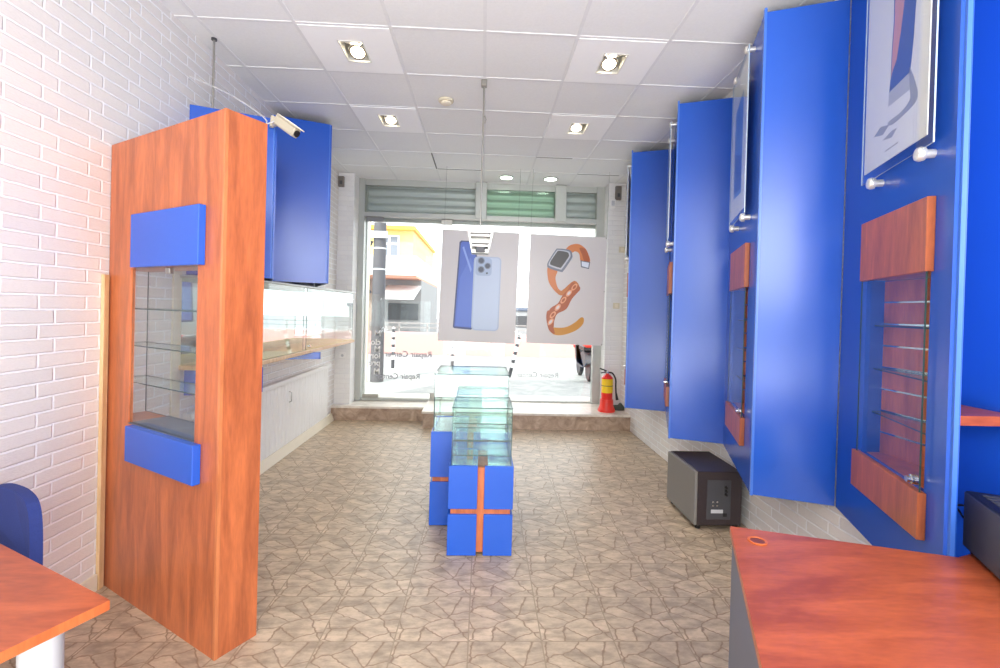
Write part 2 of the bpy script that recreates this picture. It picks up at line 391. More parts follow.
# shop window: frame, transom, panes
g = G(); g.box(-1.755, -1.675, 6.62, 6.72, .19, ZC); g.box(1.57, 1.68, 6.62, 6.72, .206, ZC)
g.box(-1.675, 1.57, 6.64, 6.71, 3.19, ZC); g.box(-1.675, 1.57, 6.62, 6.72, 2.755, 2.815)
g.box(-1.675, 1.57, 6.655, 6.705, .19, .225)
struct(g, 'trim_4', 'alu')
for k, (x0, x1) in enumerate(((-.145, .015), (.975, 1.13))):
    struct(G().bev(x0, x1, 6.58, 6.70, 2.76, ZC-.002, .006), 'trim_%d' % (5+k), 'alu')
for n, (x0, x1, z0, z1, mt) in enumerate(((-1.675, -.145, 2.815, 3.19, 'glass_door'), (.015, .975, 2.815, 3.19, 'glass_green_glow'), (1.13, 1.57, 2.815, 3.19, 'glass_door'),
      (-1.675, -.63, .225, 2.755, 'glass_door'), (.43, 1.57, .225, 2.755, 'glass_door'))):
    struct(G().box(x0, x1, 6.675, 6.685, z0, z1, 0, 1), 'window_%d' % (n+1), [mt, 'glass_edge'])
d = bpy.data.objects.new('door_1', None); COL.objects.link(d); d['kind'] = 'structure'; d.location = (-.1, 6.68, .2)
G().box(-.52, .52, -.005, .005, .03, 2.55, 0, 1).build('glass_leaf', ['glass_door', 'glass_edge'], d)
G().bev(-.52, -.44, -.022, .022, .02, .10, .004).build('patch_fitting', 'steel', d)
G().bev(.36, .52, -.022, .022, .02, .07, .004).build('patch_fitting', 'steel', d)
G().bev(-.52, -.36, -.022, .022, 2.48, 2.55, .004).build('patch_fitting', 'steel', d)
for x0, x1, z0, z1 in ((-1.66, -1.44, .226, .275), (-1.66, -1.42, 2.69, 2.755), (-.72, -.63, .226, .31)):
    g = G().bev(x0, x1, 6.66, 6.70, z0, z1, .004); o = g.build('glass_clamp', 'steel')
    tag(o, {(-1.66, .226): 'steel clamp at the bottom left corner of the shop window', (-1.66, 2.69): 'steel clamp at the top left corner of the shop window',
            (-.72, .226): 'small steel clamp at the foot of the glass beside the street door'}[(x0, z0)], 'clamp')
# rolled shutter outside, above the glass
t = thing('roller_shutter', 'grey ribbed roller shutter half rolled up outside above the shop window', 'shutter', (0, 6.9, 2.78))
g = G()
n = 44; L = 1.72
vs = []; fs = []
for k in range(n+1):
    z = .55*k/n; y = .0+.022*abs(math.sin(PI*k/ (n/5.0)))
    vs += [(-L, -y, z), (L, -y, z)]
for k in range(n): fs.append((2*k, 2*k+1, 2*k+3, 2*k+2))
g.add(vs, fs, 0, True); g.add([(p[0], .02, p[2]) for p in vs], [f[::-1] for f in fs], 0)
g.build('slat_curtain', 'shutter', t)
G().bev(-L, L, -.03, .03, -.05, .0, .006).build('bottom_bar', 'alu', t)
for s in (-1, 1): G().box(s*L-.03, s*L+.03, -.04, .05, -2.7, .5).build('guide_rail', 'alu', t)

# lettering on the glass, read from the street (mirrored from inside)
def lettering(txt, x, z, size, align, label, mat='white', y=6.668, name='window_lettering', bold=False):
    cu = bpy.data.curves.new('text', 'FONT'); cu.body = txt; cu.size = size; cu.align_x = align; cu.extrude = .0006
    cu.offset = size*.02 if bold else 0
    tmp = bpy.data.objects.new('tmp', cu); COL.objects.link(tmp)
    bpy.context.view_layer.update()
    me = bpy.data.meshes.new_from_object(tmp.evaluated_get(bpy.context.evaluated_depsgraph_get()))
    bpy.data.objects.remove(tmp)
    for v in me.vertices: v.co = Vector((-v.co.x, v.co.z, v.co.y))
    me.flip_normals(); me.materials.clear(); me.materials.append(M[mat])
    o = bpy.data.objects.new(name, me); COL.objects.link(o); o.location = (x, y, z)
    return tag(o, label, 'lettering', 'vinyl lettering on the shop glass')
flat('frosted_vinyl', (160, 160, 166))
lettering('Repair Center', -.70, .81, .115, 'LEFT', 'Repair Center lettering in mirrored white vinyl, upper line left of the street door', 'frosted_vinyl', bold=True)
lettering('Repair Center', -.86, .50, .105, 'LEFT', 'Repair Center lettering in mirrored white vinyl, low line near the left window foot', 'frosted_vinyl', bold=True)
lettering('Repair Center', 1.10, .56, .105, 'LEFT', 'faint Repair Center lettering low on the right window pane', 'frosted_vinyl')
for k, (s_, z) in enumerate((('M', 1.09), ('clo', .97), ('M', .87), ('ior', .78), ('pro', .68), ('M', .56))):
    lettering(s_, -1.42, z, .115, 'LEFT', ['white mirrored M on the glass, topmost in front of the street pole', 'white mirrored letters clo in front of the street pole',
        'white mirrored M between the letters clo and ior', 'white mirrored letters ior in front of the street pole', 'white mirrored letters pro in front of the street pole',
        'white mirrored M on the glass, lowest in front of the street pole'][k], 'white', bold=True)

# ------------------------------------------------------------ ceiling fittings
def ceiling_light():
    t = thing('ceiling_light', 'x', 'ceiling light')
    g = G(); a, bx, by = .288, .085, .135
    for (x0, x1, y0, y1) in ((-a, a, -a, -by), (-a, a, by, a), (-a, -bx, -by, by), (bx, a, -by, by)): g.box(x0, x1, y0, y1, -.004, .006)
    g.build('mounting_plate', 'plate', t)
    g = G()
    for (x0, x1, y0, y1) in ((-bx, bx, -by, -by+.008), (-bx, bx, by-.008, by), (-bx, -bx+.008, -by, by), (bx-.008, bx, -by, by)): g.box(x0, x1, y0, y1, -.008, .12)
    g.box(-bx, bx, -by, by, .12, .125)
    g.build('recessed_frame', 'satin', t)
    for y, mt in ((.06, 'lamp_off'), (-.062, 'lamp_on')):
        R_ = Matrix.Rotation(.35 if y < 0 else -.3, 4, 'X')
        r = G().lathe([(.062, .0), (.066, .004), (.05, .035), (.02, .06)], (0, y, .025), 20, 0, R_).build('reflector', 'chrome', t)
        G().lathe([(.046, -.004), (.05, .002)], (0, y, .024), 20, 0, R_).build('lamp_glass', mt, r)
    return t
lt = ceiling_light()
txt = ['square recessed spotlight plate in the ceiling, front left above the orange column', 'square recessed spotlight plate with the brightest lamp, front right near the blue panels',
       'square recessed spotlight plate beside the smoke detector, rear left', 'square recessed spotlight plate at the rear right of the ceiling']
for k, (i, j) in enumerate(lamps):
    o = lt if k == 0 else copy_tree(lt)
    o.location = (cx0+.6*i+.3, cy0+.6*j+.3, ZC); o['label'] = txt[k]; o['group'] = 'recessed ceiling spotlights'
    if k in (0, 2): o.rotation_euler = (0, 0, PI)
    ld = bpy.data.lights.new('spot', 'SPOT'); ld.energy = 22; ld.spot_size = 2.0; ld.spot_blend = .8; ld.shadow_soft_size = .05; ld.color = (1, .93, .8)
    lo = bpy.data.objects.new('spot', ld); COL.objects.link(lo); lo.location = (o.location.x, o.location.y, ZC-.02)
for k, (x, y) in enumerate(((.264, 6.30), (.858, 6.30))):
    t = thing('downlight', ['round lit downlight above the left poster, by the shutter', 'round lit downlight above the right poster, by the shutter'][k], 'ceiling light', (x, y, ZC), 0, 'round downlights by the window')
    G().lathe([(.098, .0), (.098, -.006), (.082, -.010), (.082, -.004), (.098, 0)], n=28).build('trim_ring', 'chrome', t)
    G().lathe([(.08, -.003), (.08, -.008)], n=28).build('lens', 'down_on', t)
t = thing('smoke_detector', 'small round cream smoke detector on the ceiling', 'smoke detector', (-.361, 4.046, ZC))
G().lathe([(.065, 0), (.065, -.012), (.058, -.02)], n=24).build('base', 'beige', t)
G().lathe([(.045, -.02), (.045, -.032), (.03, -.040)], n=24).build('sensor_dome', 'cream', t)

# hanging rod with fixture
t = thing('hanging_spotlight', 'silver louvred spotlight hanging on a thin rod from the ceiling before the left poster', 'spotlight', (-.036, 3.666, 0))
G().tube([(0, 0, 2.13), (0, 0, ZC)], .0065).build('rod', 'steel', t)
G().bev(-.022, .022, -.02, .02, ZC-.055, ZC, .004).build('ceiling_bracket', 'steel', t)
G().tube([(.012, 0, 2.94), (.02, 0, 2.97), (.012, 0, 3.0), (0, 0, 2.98)], .004, 6).build('hook', 'steel', t)
g = G(lambda x, y, z: (x*(1 - .42*(2.11-z)/.17*(.8)), y, z))
for x in (-.1, .085): g.box(x, x+.018, -.045, .05, 1.945, 2.11)
g.box(-.1, .103, .04, .05, 1.945, 2.11); g.bev(-.1, .103, -.05, .05, 1.93, 1.965, .004)
g.build('housing', 'steel', t)
for z in (2.095, 2.068, 2.018, 1.99): G(lambda x, y, z: (x*(1 - .34*(2.11-z)/.17), y, z)).box(-.084, .086, -.052, .03, z-.008, z+.008).build('louvre', 'white', t)
G().bev(-.035, .04, -.055, .04, 1.935, 1.985, .006).build('lamp_socket', 'dkgrey', t)
G().box(-.03, .03, -.008, .008, 2.125, 2.137).build('crossbar', 'white', t)

# rod holding the left blue panel
t = thing('suspension_rod', 'thin brass-coloured rod from the ceiling above the orange column', 'rod', (-1.852, 3.262, 0))
G().tube([(0, 0, 2.80), (0, 0, ZC)], .007).build('rod', 'steel', t)
G().lathe([(.018, ZC-.012), (.018, ZC)], n=14).build('ceiling_cap', 'dkgrey', t)

# ------------------------------------------------------------ right side: saw-tooth display bays
vt = Vector((.375, 1.03, 0)).normalized(); vn = Vector((-vt.y, vt.x, 0))
def FT(s, d, z): return (vt.x*s+vn.x*d, vt.y*s+vn.y*d, z)
ZB, ZT = .50, 3.20
S0, S1, N0, N1 = .232, .795, .88, 1.685
FL = math.hypot(.375, 1.03)
def bay(last=False):
    SA = .09 if last else 0
    t = thing('display_bay', 'x', 'display wall')
    # angled front panel with its window opening
    g = G(FT)
    for (a, b, z0, z1) in ((SA, S0+.02, ZB, ZT), (S1-.01, FL-.009, ZB, ZT), (S0+.02, S1-.01, ZB, N0), (S0+.02, S1-.01, N1, ZT)): g.box(a, b, -.018, 0, z0, z1)
    g.build('angled_panel', 'blue', t)
    # return panel that faces the camera
    o_ = Vector(FT(SA, 0, 0)); end = (.372, .40) if last else (.372, -.15)
    e = Vector((end[0]-o_.x, end[1]-o_.y, 0)); n_ = Vector((-e.y, e.x, 0)).normalized()*.018; g = G()
    p = [(o_.x, o_.y), (o_.x+e.x, o_.y+e.y), (o_.x+e.x+n_.x, o_.y+e.y+n_.y), (o_.x+n_.x+.004, o_.y+n_.y)]
    g.prism(p, lambda a, b: (a, b, ZB), lambda a, b: (a, b, ZT)); g.build('return_panel', 'blue', t)
    g = G(); q = [(o_.x-.006, o_.y-.008), (o_.x+.006, o_.y-.012), (o_.x+.010, o_.y+.004), (o_.x-.002, o_.y+.008)]
    g.prism(q, lambda a, b: (a, b, ZB-.002), lambda a, b: (a, b, ZT+.02)); g.build('corner_edging', 'blue_edge', t)
    # niche lining
    far = Vector(FT(S1-.01, -.018, 0)); near = Vector(FT(S0+.02, -.018, 0)); xb = .362
    g = G(); g.prism([(far.x, far.y), (xb, far.y), (xb, far.y+.015), (far.x, far.y+.015)], lambda a, b: (a, b, N0), lambda a, b: (a, b, N1)); g.build('niche_side', 'blue', t)
    ny = near.y; nb = .43 if last else ny
    g = G()
    g.prism([(near.x, ny), (xb, nb), (xb, far.y), (far.x, far.y)], lambda a, b: (a, b, N0-.016), lambda a, b: (a, b, N0)); 
    g.prism([(near.x, ny), (xb, nb), (xb, nb-.015), (near.x, ny-.015)], lambda a, b: (a, b, N0), lambda a, b: (a, b, N1))
    g.prism([(near.x, ny), (xb, nb), (xb, far.y), (far.x, far.y)], lambda a, b: (a, b, N1), lambda a, b: (a, b, N1+.016))
    g.build('niche_lining', 'wood_v', t)
    g = G(); zz = N0
    while zz < N1-.01:
        z1 = min(zz+.093, N1); g.box(xb-.012, xb, nb, far.y, zz, z1, 0); g.box(xb-.015, xb-.001, nb, far.y, z1, min(z1+.008, N1), 1); zz = z1+.008
    g.build('slatwall_back', ['wood_v', 'chrome'], t)
    for z in (1.07, 1.27, 1.47):
        g = G(); g.prism([(near.x+.03, ny+.02), (xb-.02, nb+.02), (xb-.02, far.y-.01), (far.x+.012, far.y-.01)], lambda a, b: (a, b, z), lambda a, b: (a, b, z+.006), 0, 1)
        g.build('glass_shelf', ['glass_case', 'glass_edge'], t)
    G(FT).bev(S0, S1, 0, .027, N1-.005, 1.95, .002).build('header_block', 'wood_v', t)
    G(FT).bev(S0, S1+.03, 0, .027, .71, N0, .002).build('footer_block', 'wood_v', t)
    d_ = G(FT).box(S0+.01, S1-.002, .014, .020, N0-.001, N1-.004, 0, 1).build('glass_door', ['glass', 'glass_edge'], t)
    o = FT(S0+.045, .024, N0+.035); g = G()
    R_ = Matrix.Rotation(math.atan2(vn.y, vn.x), 4, 'Z') @ Matrix.Rotation(PI/2, 4, 'Y')
    g.lathe([(.018, -.012), (.018, .006), (.012, .008), (.012, .02)], o, 16, 0, R_); g.build('lock', 'chrome', d_)
    return t
bay_y = [1.41, 2.59, 3.76, 4.94]
bay_lab = ['angled blue display bay nearest the camera, above the desk, with a lit glass niche',
           'angled blue display bay second from the camera, its return behind the black subwoofer',
           'angled blue display bay third from the camera, behind the subwoofer bay',
           'angled blue display bay farthest from the camera, beside the red fire extinguisher']
b0 = bay(True); b0.location = (1.53, bay_y[0], 0); b0['label'] = bay_lab[0]; b0['group'] = 'angled blue display bays on the right wall'
b1 = bay()
for k in (1, 2, 3):
    o = b1 if k == 1 else copy_tree(b1)
    o.location = (1.53, bay_y[k], 0); o['label'] = bay_lab[k]; o['group'] = 'angled blue display bays on the right wall'

def wall_poster(kind):
    t = thing('wall_poster', 'x', 'poster')
    s0, s1, z0, z1 = .158, .748, 2.12, 3.12
    g = G(FT).box(s0, s1, .045, .050, z0, z1, 0, 1); g.build('acrylic_sheet', ['glass', 'acrylic_edge'], t)
    a, b, c, d_ = s0+.055, s1-.014, z0+.045, z1-.03
    bp = G(FT).box(a, b, .040, .044, c, d_).build('print', flat('print_paper', (242, 236, 230)), t)
    def P(poly, mat, k, nm): G(FT).prism(poly, lambda s, z: (s, .0441, z), lambda s, z: (s, .0441+.0004*k, z)).build(nm, mat, bp)
    if kind == 0:
        P([(.50, 2.98), (.30, 3.03), (.315, 2.711), (.325, 2.571), (.336, 2.492), (.344, 2.451), (.511, 2.446), (.502, 2.503), (.50, 2.607), (.49, 2.728)], flat('print_screen_blue', (84, 98, 150)), 1, 'printed_screen')
        P([(.485, 2.97), (.40, 2.99), (.405, 2.762), (.426, 2.657), (.455, 2.553), (.488, 2.522), (.496, 2.50), (.492, 2.606), (.480, 2.726)], flat('print_screen_pink', (222, 156, 134)), 2, 'printed_screen_glow')
        P([(.511, 2.446), (.344, 2.451), (.345, 2.383), (.516, 2.389)], flat('print_silver', (196, 192, 190)), 1, 'printed_chin')
        P(spline([(.352, 2.475), (.293, 2.375), (.287, 2.322), (.355, 2.305), (.479, 2.300), (.512, 2.324), (.407, 2.323), (.34, 2.343), (.343, 2.39)], 4), flat('print_grey', (168, 165, 164)), 1, 'printed_stand')
        P([(.644, 2.308), (.581, 2.330), (.499, 2.310), (.557, 2.287)], M['print_grey'], 1, 'printed_keyboard')
        P([(.556, 2.263), (.477, 2.276), (.433, 2.272), (.476, 2.248)], M['print_grey'], 1, 'printed_trackpad')
        P([(.53, 2.206), (.42, 2.206), (.42, 2.212), (.53, 2.212)], flat('print_caption', (180, 174, 168)), 1, 'printed_caption')
    else:
        P([(.62, 2.30), (.62, 2.88), (.33, 2.93), (.33, 2.28)], flat('print_tablet_blue', (96, 136, 200)), 1, 'printed_tablet')
        P([(.60, 2.33), (.60, 2.60), (.35, 2.52), (.35, 2.31)], flat('print_tablet_dark', (52, 84, 150)), 2, 'printed_wallpaper')
    for s in (.255, .66):
        for z, r in ((z0-.012, 1), (z1+.012, -1)):
            base_ = FT(s, 0, z); g = G()
            R_ = Matrix.Rotation(math.atan2(vn.y, vn.x), 4, 'Z') @ Matrix.Rotation(PI/2, 4, 'Y')
            g.lathe([(.016, 0), (.016, .030), (.024, .031), (.027, .044), (.022, .055), (.010, .060)], base_, 18, 0, R_)
            g.build('standoff', 'satin', t)
    return t
pl = ['silver computer poster in an acrylic sheet above the desk', 'poster with a blue tablet in an acrylic sheet, seen nearly edge-on above the subwoofer bay',
      'acrylic wall poster seen edge-on on the third blue bay', 'acrylic wall poster edge peeking past the farthest blue bay']
for k in range(4):
    t = wall_poster(0) if k == 0 else (wall_poster(1) if k == 1 else copy_tree(t1))
    if k == 1: t1 = t
    t.location = (1.53, bay_y[k], 0); t['label'] = pl[k]; t['group'] = 'acrylic posters on the blue bays'
# blue facing on the right wall by the desk, with its shelf
tag(G().box(XR-.018, XR-.001, -.6, 1.80, 0, 3.2).build('blue_wall_panel', 'blue'), 'flat blue laminate panel on the right wall behind the desk computer', 'wall panel')
t = thing('wall_shelf', 'short cherry wood shelf on the blue wall panel at the right edge', 'shelf', (XR-.018, 0, 1.14))
G().prism([(0, 1.575), (-.232, 1.575), (-.01, 1.785), (0, 1.785)], lambda a, b: (a, b, 0), lambda a, b: (a, b, .034), 0).build('board', 'wood_x', t)
G().box(-.03, 0, 1.60, 1.612, -.02, 0).build('bracket', 'steel', t)

# ------------------------------------------------------------ left side
# freestanding cherry column with pierced showcase
a = Vector((-1.088, 2.010, 0)); ct = Vector((-.849, .528, 0)).normalized(); cn = Vector((.528, .849, 0)).normalized()   # cn: away from the camera
t = thing('display_column', 'tall cherry wood display column with blue blocks around a glass opening, left', 'display column', tuple(a))
def CT(s, d, z): return (ct.x*s+cn.x*d, ct.y*s+cn.y*d, z)
g = G(CT); W_, D_, HT = 1.028, .186, 2.308; w0, w1, v0, v1 = .185, .79, .885, 1.66
for (p, q, z0, z1) in ((0, w0, 0, HT), (w0, W_, 0, v0), (w0, W_, v1, HT)): g.box(p, q, 0, D_, z0, z1)
g.box(w1, W_, 0, .02, v0, v1)
g.build('column_body', 'wood_v', t)
G(CT).box(-.002, 0, 0, D_, 0, HT).build('end_facing', 'wood_v', t)
G(CT).box(-.0035, .012, -.0015, .0125, .0, HT+.001).build('edge_strip', 'wood_edge', t)
G(CT).bev(.128, .727, -.032, 0, v1, 1.918, .003).build('upper_block', 'blue', t)
G(CT).bev(.13, .735, -.036, .0, .715, v0+.003, .003).build('lower_block', 'blue', t)
G(CT).box(w0, w1, .0, D_, v0-.001, v0+.004).build('niche_floor', 'grey', t)
G(CT).box(w0, w1, .008, .014, v0+.004, v1, 0, 1).build('front_glass', ['glass', 'glass_edge'], t)
G(CT).box(w0, W_-.01, D_-.014, D_-.008, v0+.004, v1, 0, 1).build('rear_glass', ['glass', 'glass_edge'], t)
for z in (1.085, 1.27, 1.455): G(CT).box(w0+.002, W_-.02, .022, D_-.02, z, z+.006, 0, 1).build('glass_shelf', ['glass_case', 'glass_edge'], t)
G(CT).bev(.46, .50, .016, .04, v1-.03, v1-.002, .003).build('lock', 'steel', t)
tag(G().box(-1.963, -1.945, 2.505, 2.535, 0, 1.63).build('wooden_strip', 'pale_wood'), 'narrow wooden strip standing on the brick wall beside the cherry column', 'wooden strip')

def left_panel(name, label, peak, zs, fl_=True, face=None):
    t = thing(name, label, 'display wall', (peak[0], peak[1], 0))
    dx, dy = XL+.003-peak[0], -.185
    for k, (z0, z1) in enumerate(zs):
        u_ = -.04 if z1 < 1.2 else 0
        G().prism([(u_, u_*.4), (dx, dy), (dx+.007, dy+.017), (u_+.004, .018+u_*.4)], lambda p, q: (p, q, z0), lambda p, q: (p, q, z1)).build('return_panel', 'blue', t)
    if face:
        G().prism([(0, .018), (dx, 1.0), (dx+.016, 1.004), (.014, .024)], lambda p, q: (p, q, face[0]), lambda p, q: (p, q, face[1])).build('angled_panel', 'blue', t)
    G().tube([(.0, .008, zs[-1][0]), (.0, .008, zs[-1][1])], .008, 8).build('corner_edging', 'blue_edge', t)
    return t
left_panel('display_bay', 'blue laminate panel behind the cherry column, lower top edge, left wall', (-1.5, 3.38), [(.88, 1.055), (1.68, 2.80)], face=(1.68, 2.80))
left_panel('display_bay', 'large blue laminate panel above the long glass showcase on the left', (-1.5, 4.56), [(.99, 1.055), (1.71, 3.22)], face=(1.71, 3.22))
# long glass wall showcase
t = thing('wall_showcase', 'long glass wall showcase with a mirrored back on the left wall', 'showcase', (XL+.002, 3.12, 0))
LN = 2.78; XF = .375
G().bev(0, XF+.01, 0, LN, 1.058, 1.088, .003).build('base_board', 'pale_wood', t)
G().box(.004, XF-.01, .02, LN-.02, 1.088, 1.094).build('base_lining', flat('golden_cloth', (226, 204, 150), .8), t)
G().bev(0, XF+.01, 0, LN, 1.655, 1.672, .003).build('top_frame', 'alu', t)
G().box(0.002, .008, .01, LN-.01, 1.094, 1.655).build('mirror_back', 'mirror', t)
for (y0, y1) in ((.006, 1.22), (1.18, LN-.006)):
    xx = XF-.004 if y0 < 1 else XF-.016
    p_ = G().box(xx-.006, xx, y0, y1, 1.09, 1.655, 0, 1).build('sliding_pane', ['glass', 'glass_edge'], t)
    G().lathe([(.012, 0), (.012, .02)], (xx, y0+.12, 1.62 if y0 < 1 else 1.12), 12, 0, Matrix.Rotation(PI/2, 4, 'Y')).build('lock', 'chrome', p_)
for y in (.0, LN-.006): G().box(.008, XF-.02, y, y+.006, 1.094, 1.655, 0, 1).build('end_pane', ['glass', 'glass_edge'], t)
# slatted cabinet under it
t = thing('radiator_cover', 'white vertical slatted cover along the foot of the left wall', 'radiator cover', (XL+.003, 3.2, 0))
g = G(); y = 0
while y < 2.86: g.bev(.002, .016, y, y+.072, .09, .72, .003); y += .078
g.box(0, .006, 0, 2.87, .09, .72); g.build('slat_front', 'white', t)
G().prism([(0, 0), (.05, 0), (.022, .09), (0, .09)], lambda p, q: (p, 0, q), lambda p, q: (p, 3.05, q)).build('plinth', 'cream', t)
G().bev(0, .06, -.02, 2.88, .72, .765, .004).build('sill', 'white', t)
G().tube([(.02, 1.66, .62), (.045, 1.66, .61), (.045, 1.66, .52), (.02, 1.66, .51)], .005, 8).build('handle', 'steel', t)
# camera on the blue panel
t = thing('security_camera', 'small cream security camera on a bracket at the top of the left blue panel', 'camera', (-1.50, 3.36, 2.76))
dr = Vector((.80, -.22, -.56)).normalized(); up = Vector((0, 0, 1)); sx_ = dr.cross(up).normalized(); uz = sx_.cross(dr)
def KT(x, y, z): x *= 1.2; y *= 1.25; z *= 1.35; p = Vector((.125, -.08, -.045))+dr*x+sx_*y+uz*z; return tuple(p)
G(KT).bev(-.07, .085, -.026, .026, -.024, .024, .006).build('camera_body', 'beige', t)
G(KT).tube([(.08, 0, 0), (.094, 0, 0)], .017, 14).build('lens', 'black', t)
G(KT).bev(-.06, .10, -.031, .031, .025, .031, .002).build('sun_shield', 'cream', t)
G().tube([(.0, 0, 0), (.03, -.03, -.03), (.085, -.07, -.02)], .008, 8).build('bracket', 'lgrey', t)
G().tube([(.0, -.01, -.03), (.0, .008, .05)], .014, 8).build('wall_mount', 'beige', t)
pts = spline([(.07, -.07, .0), (.02, -.12, -.05), (-.02, -.05, .0), (-.06, -.1, .035), (-.14, -.30, .06), (-.2, -.6, .02)], 8, False)
G().tube(pts, .004, 6).build('cable', 'cable_w', t)

# ------------------------------------------------------------ glass-topped pedestals
def pedestal(label, x0, x1, y0, y1, hb, hg, shelves, extra=False):
    t = thing('display_pedestal', label, 'display pedestal', ((x0+x1)/2, (y0+y1)/2, 0), 0, 'blue pedestals with glass cases')
    hx, hy = (x1-x0)/2, (y1-y0)/2; gp = .021
    G().box(-hx+.016, hx-.016, -hy+.016, hy-.016, .02, hb-.012).build('core', 'wood_v', t)
    zz = [(0.004, hb*.5-gp), (hb*.5+gp*.6, hb)]
    for sx0, sx1 in ((-hx, -gp), (gp, hx)):
        for (z0, z1) in zz:
            for (a, b) in ((-hy, -hy+.018), (hy-.018, hy)): G().bev(sx0, sx1, a, b, z0, z1, .002).build('front_panel' if a < 0 else 'rear_panel', 'blue', t)
    for s in (-1, 1):
        for (z0, z1) in zz:
            xa, xb = (-hx, -hx+.018) if s < 0 else (hx-.018, hx)
            G().box(xa+.0005, xb-.0005, -hy+.018, hy-.018, z0, z1).build('side_panel', 'blue', t)
        xa, xb = (-hx, -gp) if s < 0 else (gp, hx)
        G().box(xa+.018, xb-(.018 if s > 0 else 0), -hy+.018, hy-.018, hb-.012, hb-.004).build('mirrored_top', 'mirror_top', t)
    c = G(); e = .012; th = .006; X0, X1, Y0, Y1, Z0, Z1 = -hx+.014, hx-.014, -hy+e, hy-e, hb-.002, hg
    G().box(X0, X1, Y0, Y0+th, Z0, Z1-th, 0, 1).build('glass_front', ['glass_case', 'glass_edge'], t)
    G().box(X0, X1, Y1-th, Y1, Z0, Z1-th, 0, 1).build('glass_rear', ['glass_case', 'glass_edge'], t)
    G().box(X0, X0+th, Y0+th, Y1-th, Z0, Z1-th, 0, 1).build('glass_side', ['glass_case', 'glass_edge'], t)
    G().box(X1-th, X1, Y0+th, Y1-th, Z0, Z1-th, 0, 1).build('glass_side', ['glass_case', 'glass_edge'], t)
    G().box(X0-.003, X1+.003, Y0-.003, Y1+.003, Z1-th, Z1, 0, 1).build('glass_top', ['glass_case', 'glass_edge'], t)
    for z in shelves: G().box(X0+th+.001, X1-th-.001, Y0+th+.001, Y1-th-.03, z, z+th, 0, 1).build('glass_shelf', ['glass_case', 'glass_edge'], t)
    return t
pedestal('near blue pedestal with an orange cross and a glass case of shelves', -.183, .212, 2.857, 3.235, .55, .903, (.605, .698, .80))
pedestal('rear taller blue pedestal with a plain glass case, behind the near one', -.336, .207, 3.258, 3.76, .65, 1.05, (.88,))

# ------------------------------------------------------------ hanging posters
def hanging(name, label, x0, x1, z0, z1, Y, rot):
    t = thing(name, label, 'poster', ((x0+x1)/2, Y, z0), 0, 'posters hanging in the shop window')
    t.rotation_euler = (0, rot, 0)
    W2, HH = (x1-x0)/2, z1-z0
    bp = G().box(-W2, W2, 0, .008, 0, HH).build('board', flat('poster_greige', (206, 201, 199)), t)
    return t, bp, W2, HH
def printer(bp, W2, HH, px0, px1, py0, py1):
    def P(poly, mat, k, nm, sm=0):
        if sm: poly = spline(poly, sm)
        q = [((x-px0)/(px1-px0)*2*W2-W2, (py1-y)/(py1-py0)*HH) for x, y in poly]
        return G().prism(q, lambda a, b: (a, -.0006*k, b), lambda a, b: (a, 0, b)).build(nm, mat, bp)
    return P
t, bp, W2, HH = hanging('hanging_poster', 'greige poster of a blue phone and a pale phone, hung in the shop window', -.555, .408, 1.09, 2.482, 5.92, .018)
P = printer(bp, W2, HH, 2, 400, 50, 630)
P([(76, 556), (92, 112), (100, 104), (150, 104), (186, 182), (176, 562), (170, 566), (84, 562)], flat('phone_rim', (48, 62, 116)), 1, 'printed_phone_edge')
P([(84, 552), (99, 118), (108, 110), (148, 110), (180, 184), (170, 556)], flat('phone_blue', (72, 104, 196)), 2, 'printed_phone_screen')
P([(90, 548), (102, 300), (150, 190), (176, 230), (166, 550)], flat('phone_glow', (84, 116, 204)), 3, 'printed_screen_glow')
P([(108, 140), (116, 134), (160, 250), (156, 268)], flat('phone_streak', (132, 160, 226)), 4, 'printed_screen_streak')
P(rrect(170, 312, 182, 568, 22), flat('phone_pale', (168, 184, 210)), 4, 'printed_phone_back')
P(rrect(176, 306, 188, 562, 18), flat('phone_pale2', (186, 200, 222)), 5, 'printed_phone_back_sheen')
P(rrect(180, 264, 188, 282, 18), flat('phone_module', (160, 178, 206)), 6, 'printed_camera_module')
circ = lambda x, y, r: [(x+r*math.cos(2*PI*k/20), y+r*math.sin(2*PI*k/20)) for k in range(20)]
for x, y, r in ((208, 204, 18), (209, 250, 18), (242, 230, 17)):
    P(circ(x, y, r), flat('lens_ring', (120, 132, 152)), 7, 'printed_lens'); P(circ(x, y, r*.72), flat('lens_dark', (64, 70, 88)), 8, 'printed_lens_glass')
P(circ(240, 268, 5), M['lens_dark'], 7, 'printed_flash')
for x in (-W2+.02, W2-.02):
    G().tube([(x, .004, HH), (x, .004, 2.2)], .0016, 5).build('hanging_wire', 'wire', t)
for x, z in ((-W2+.012, HH-.015), (W2-.012, HH-.015), (-W2+.012, .015), (W2-.012, .015)):
    G().lathe([(.008, 0), (.008, .012)], (x, -.010, z), 10, 0, Matrix.Rotation(-PI/2, 4, 'X')).build('clip', 'steel', t)
t, bp, W2, HH = hanging('hanging_poster', 'greige poster of a smartwatch on a coiled orange strap, hung in the shop window', .552, 1.522, 1.09, 2.462, 5.92, .016)
P = printer(bp, W2, HH, 444, 842, 82, 630)
O1 = flat('strap_orange', (206, 122, 62)); O2 = flat('strap_dark', (170, 88, 44)); O3 = flat('strap_ochre', (202, 142, 52))
P([(628, 158), (648, 132), (690, 122), (725, 138), (745, 165), (757, 208), (712, 212), (700, 172), (678, 160), (652, 172)], O1, 1, 'printed_upper_strap', 5)
P([(700, 142), (735, 150), (757, 208), (730, 210), (715, 175)], O2, 2, 'printed_strap_shade', 4)
P([(708, 204), (759, 210), (754, 246), (712, 238)], flat('clasp', (92, 98, 112)), 3, 'printed_clasp')
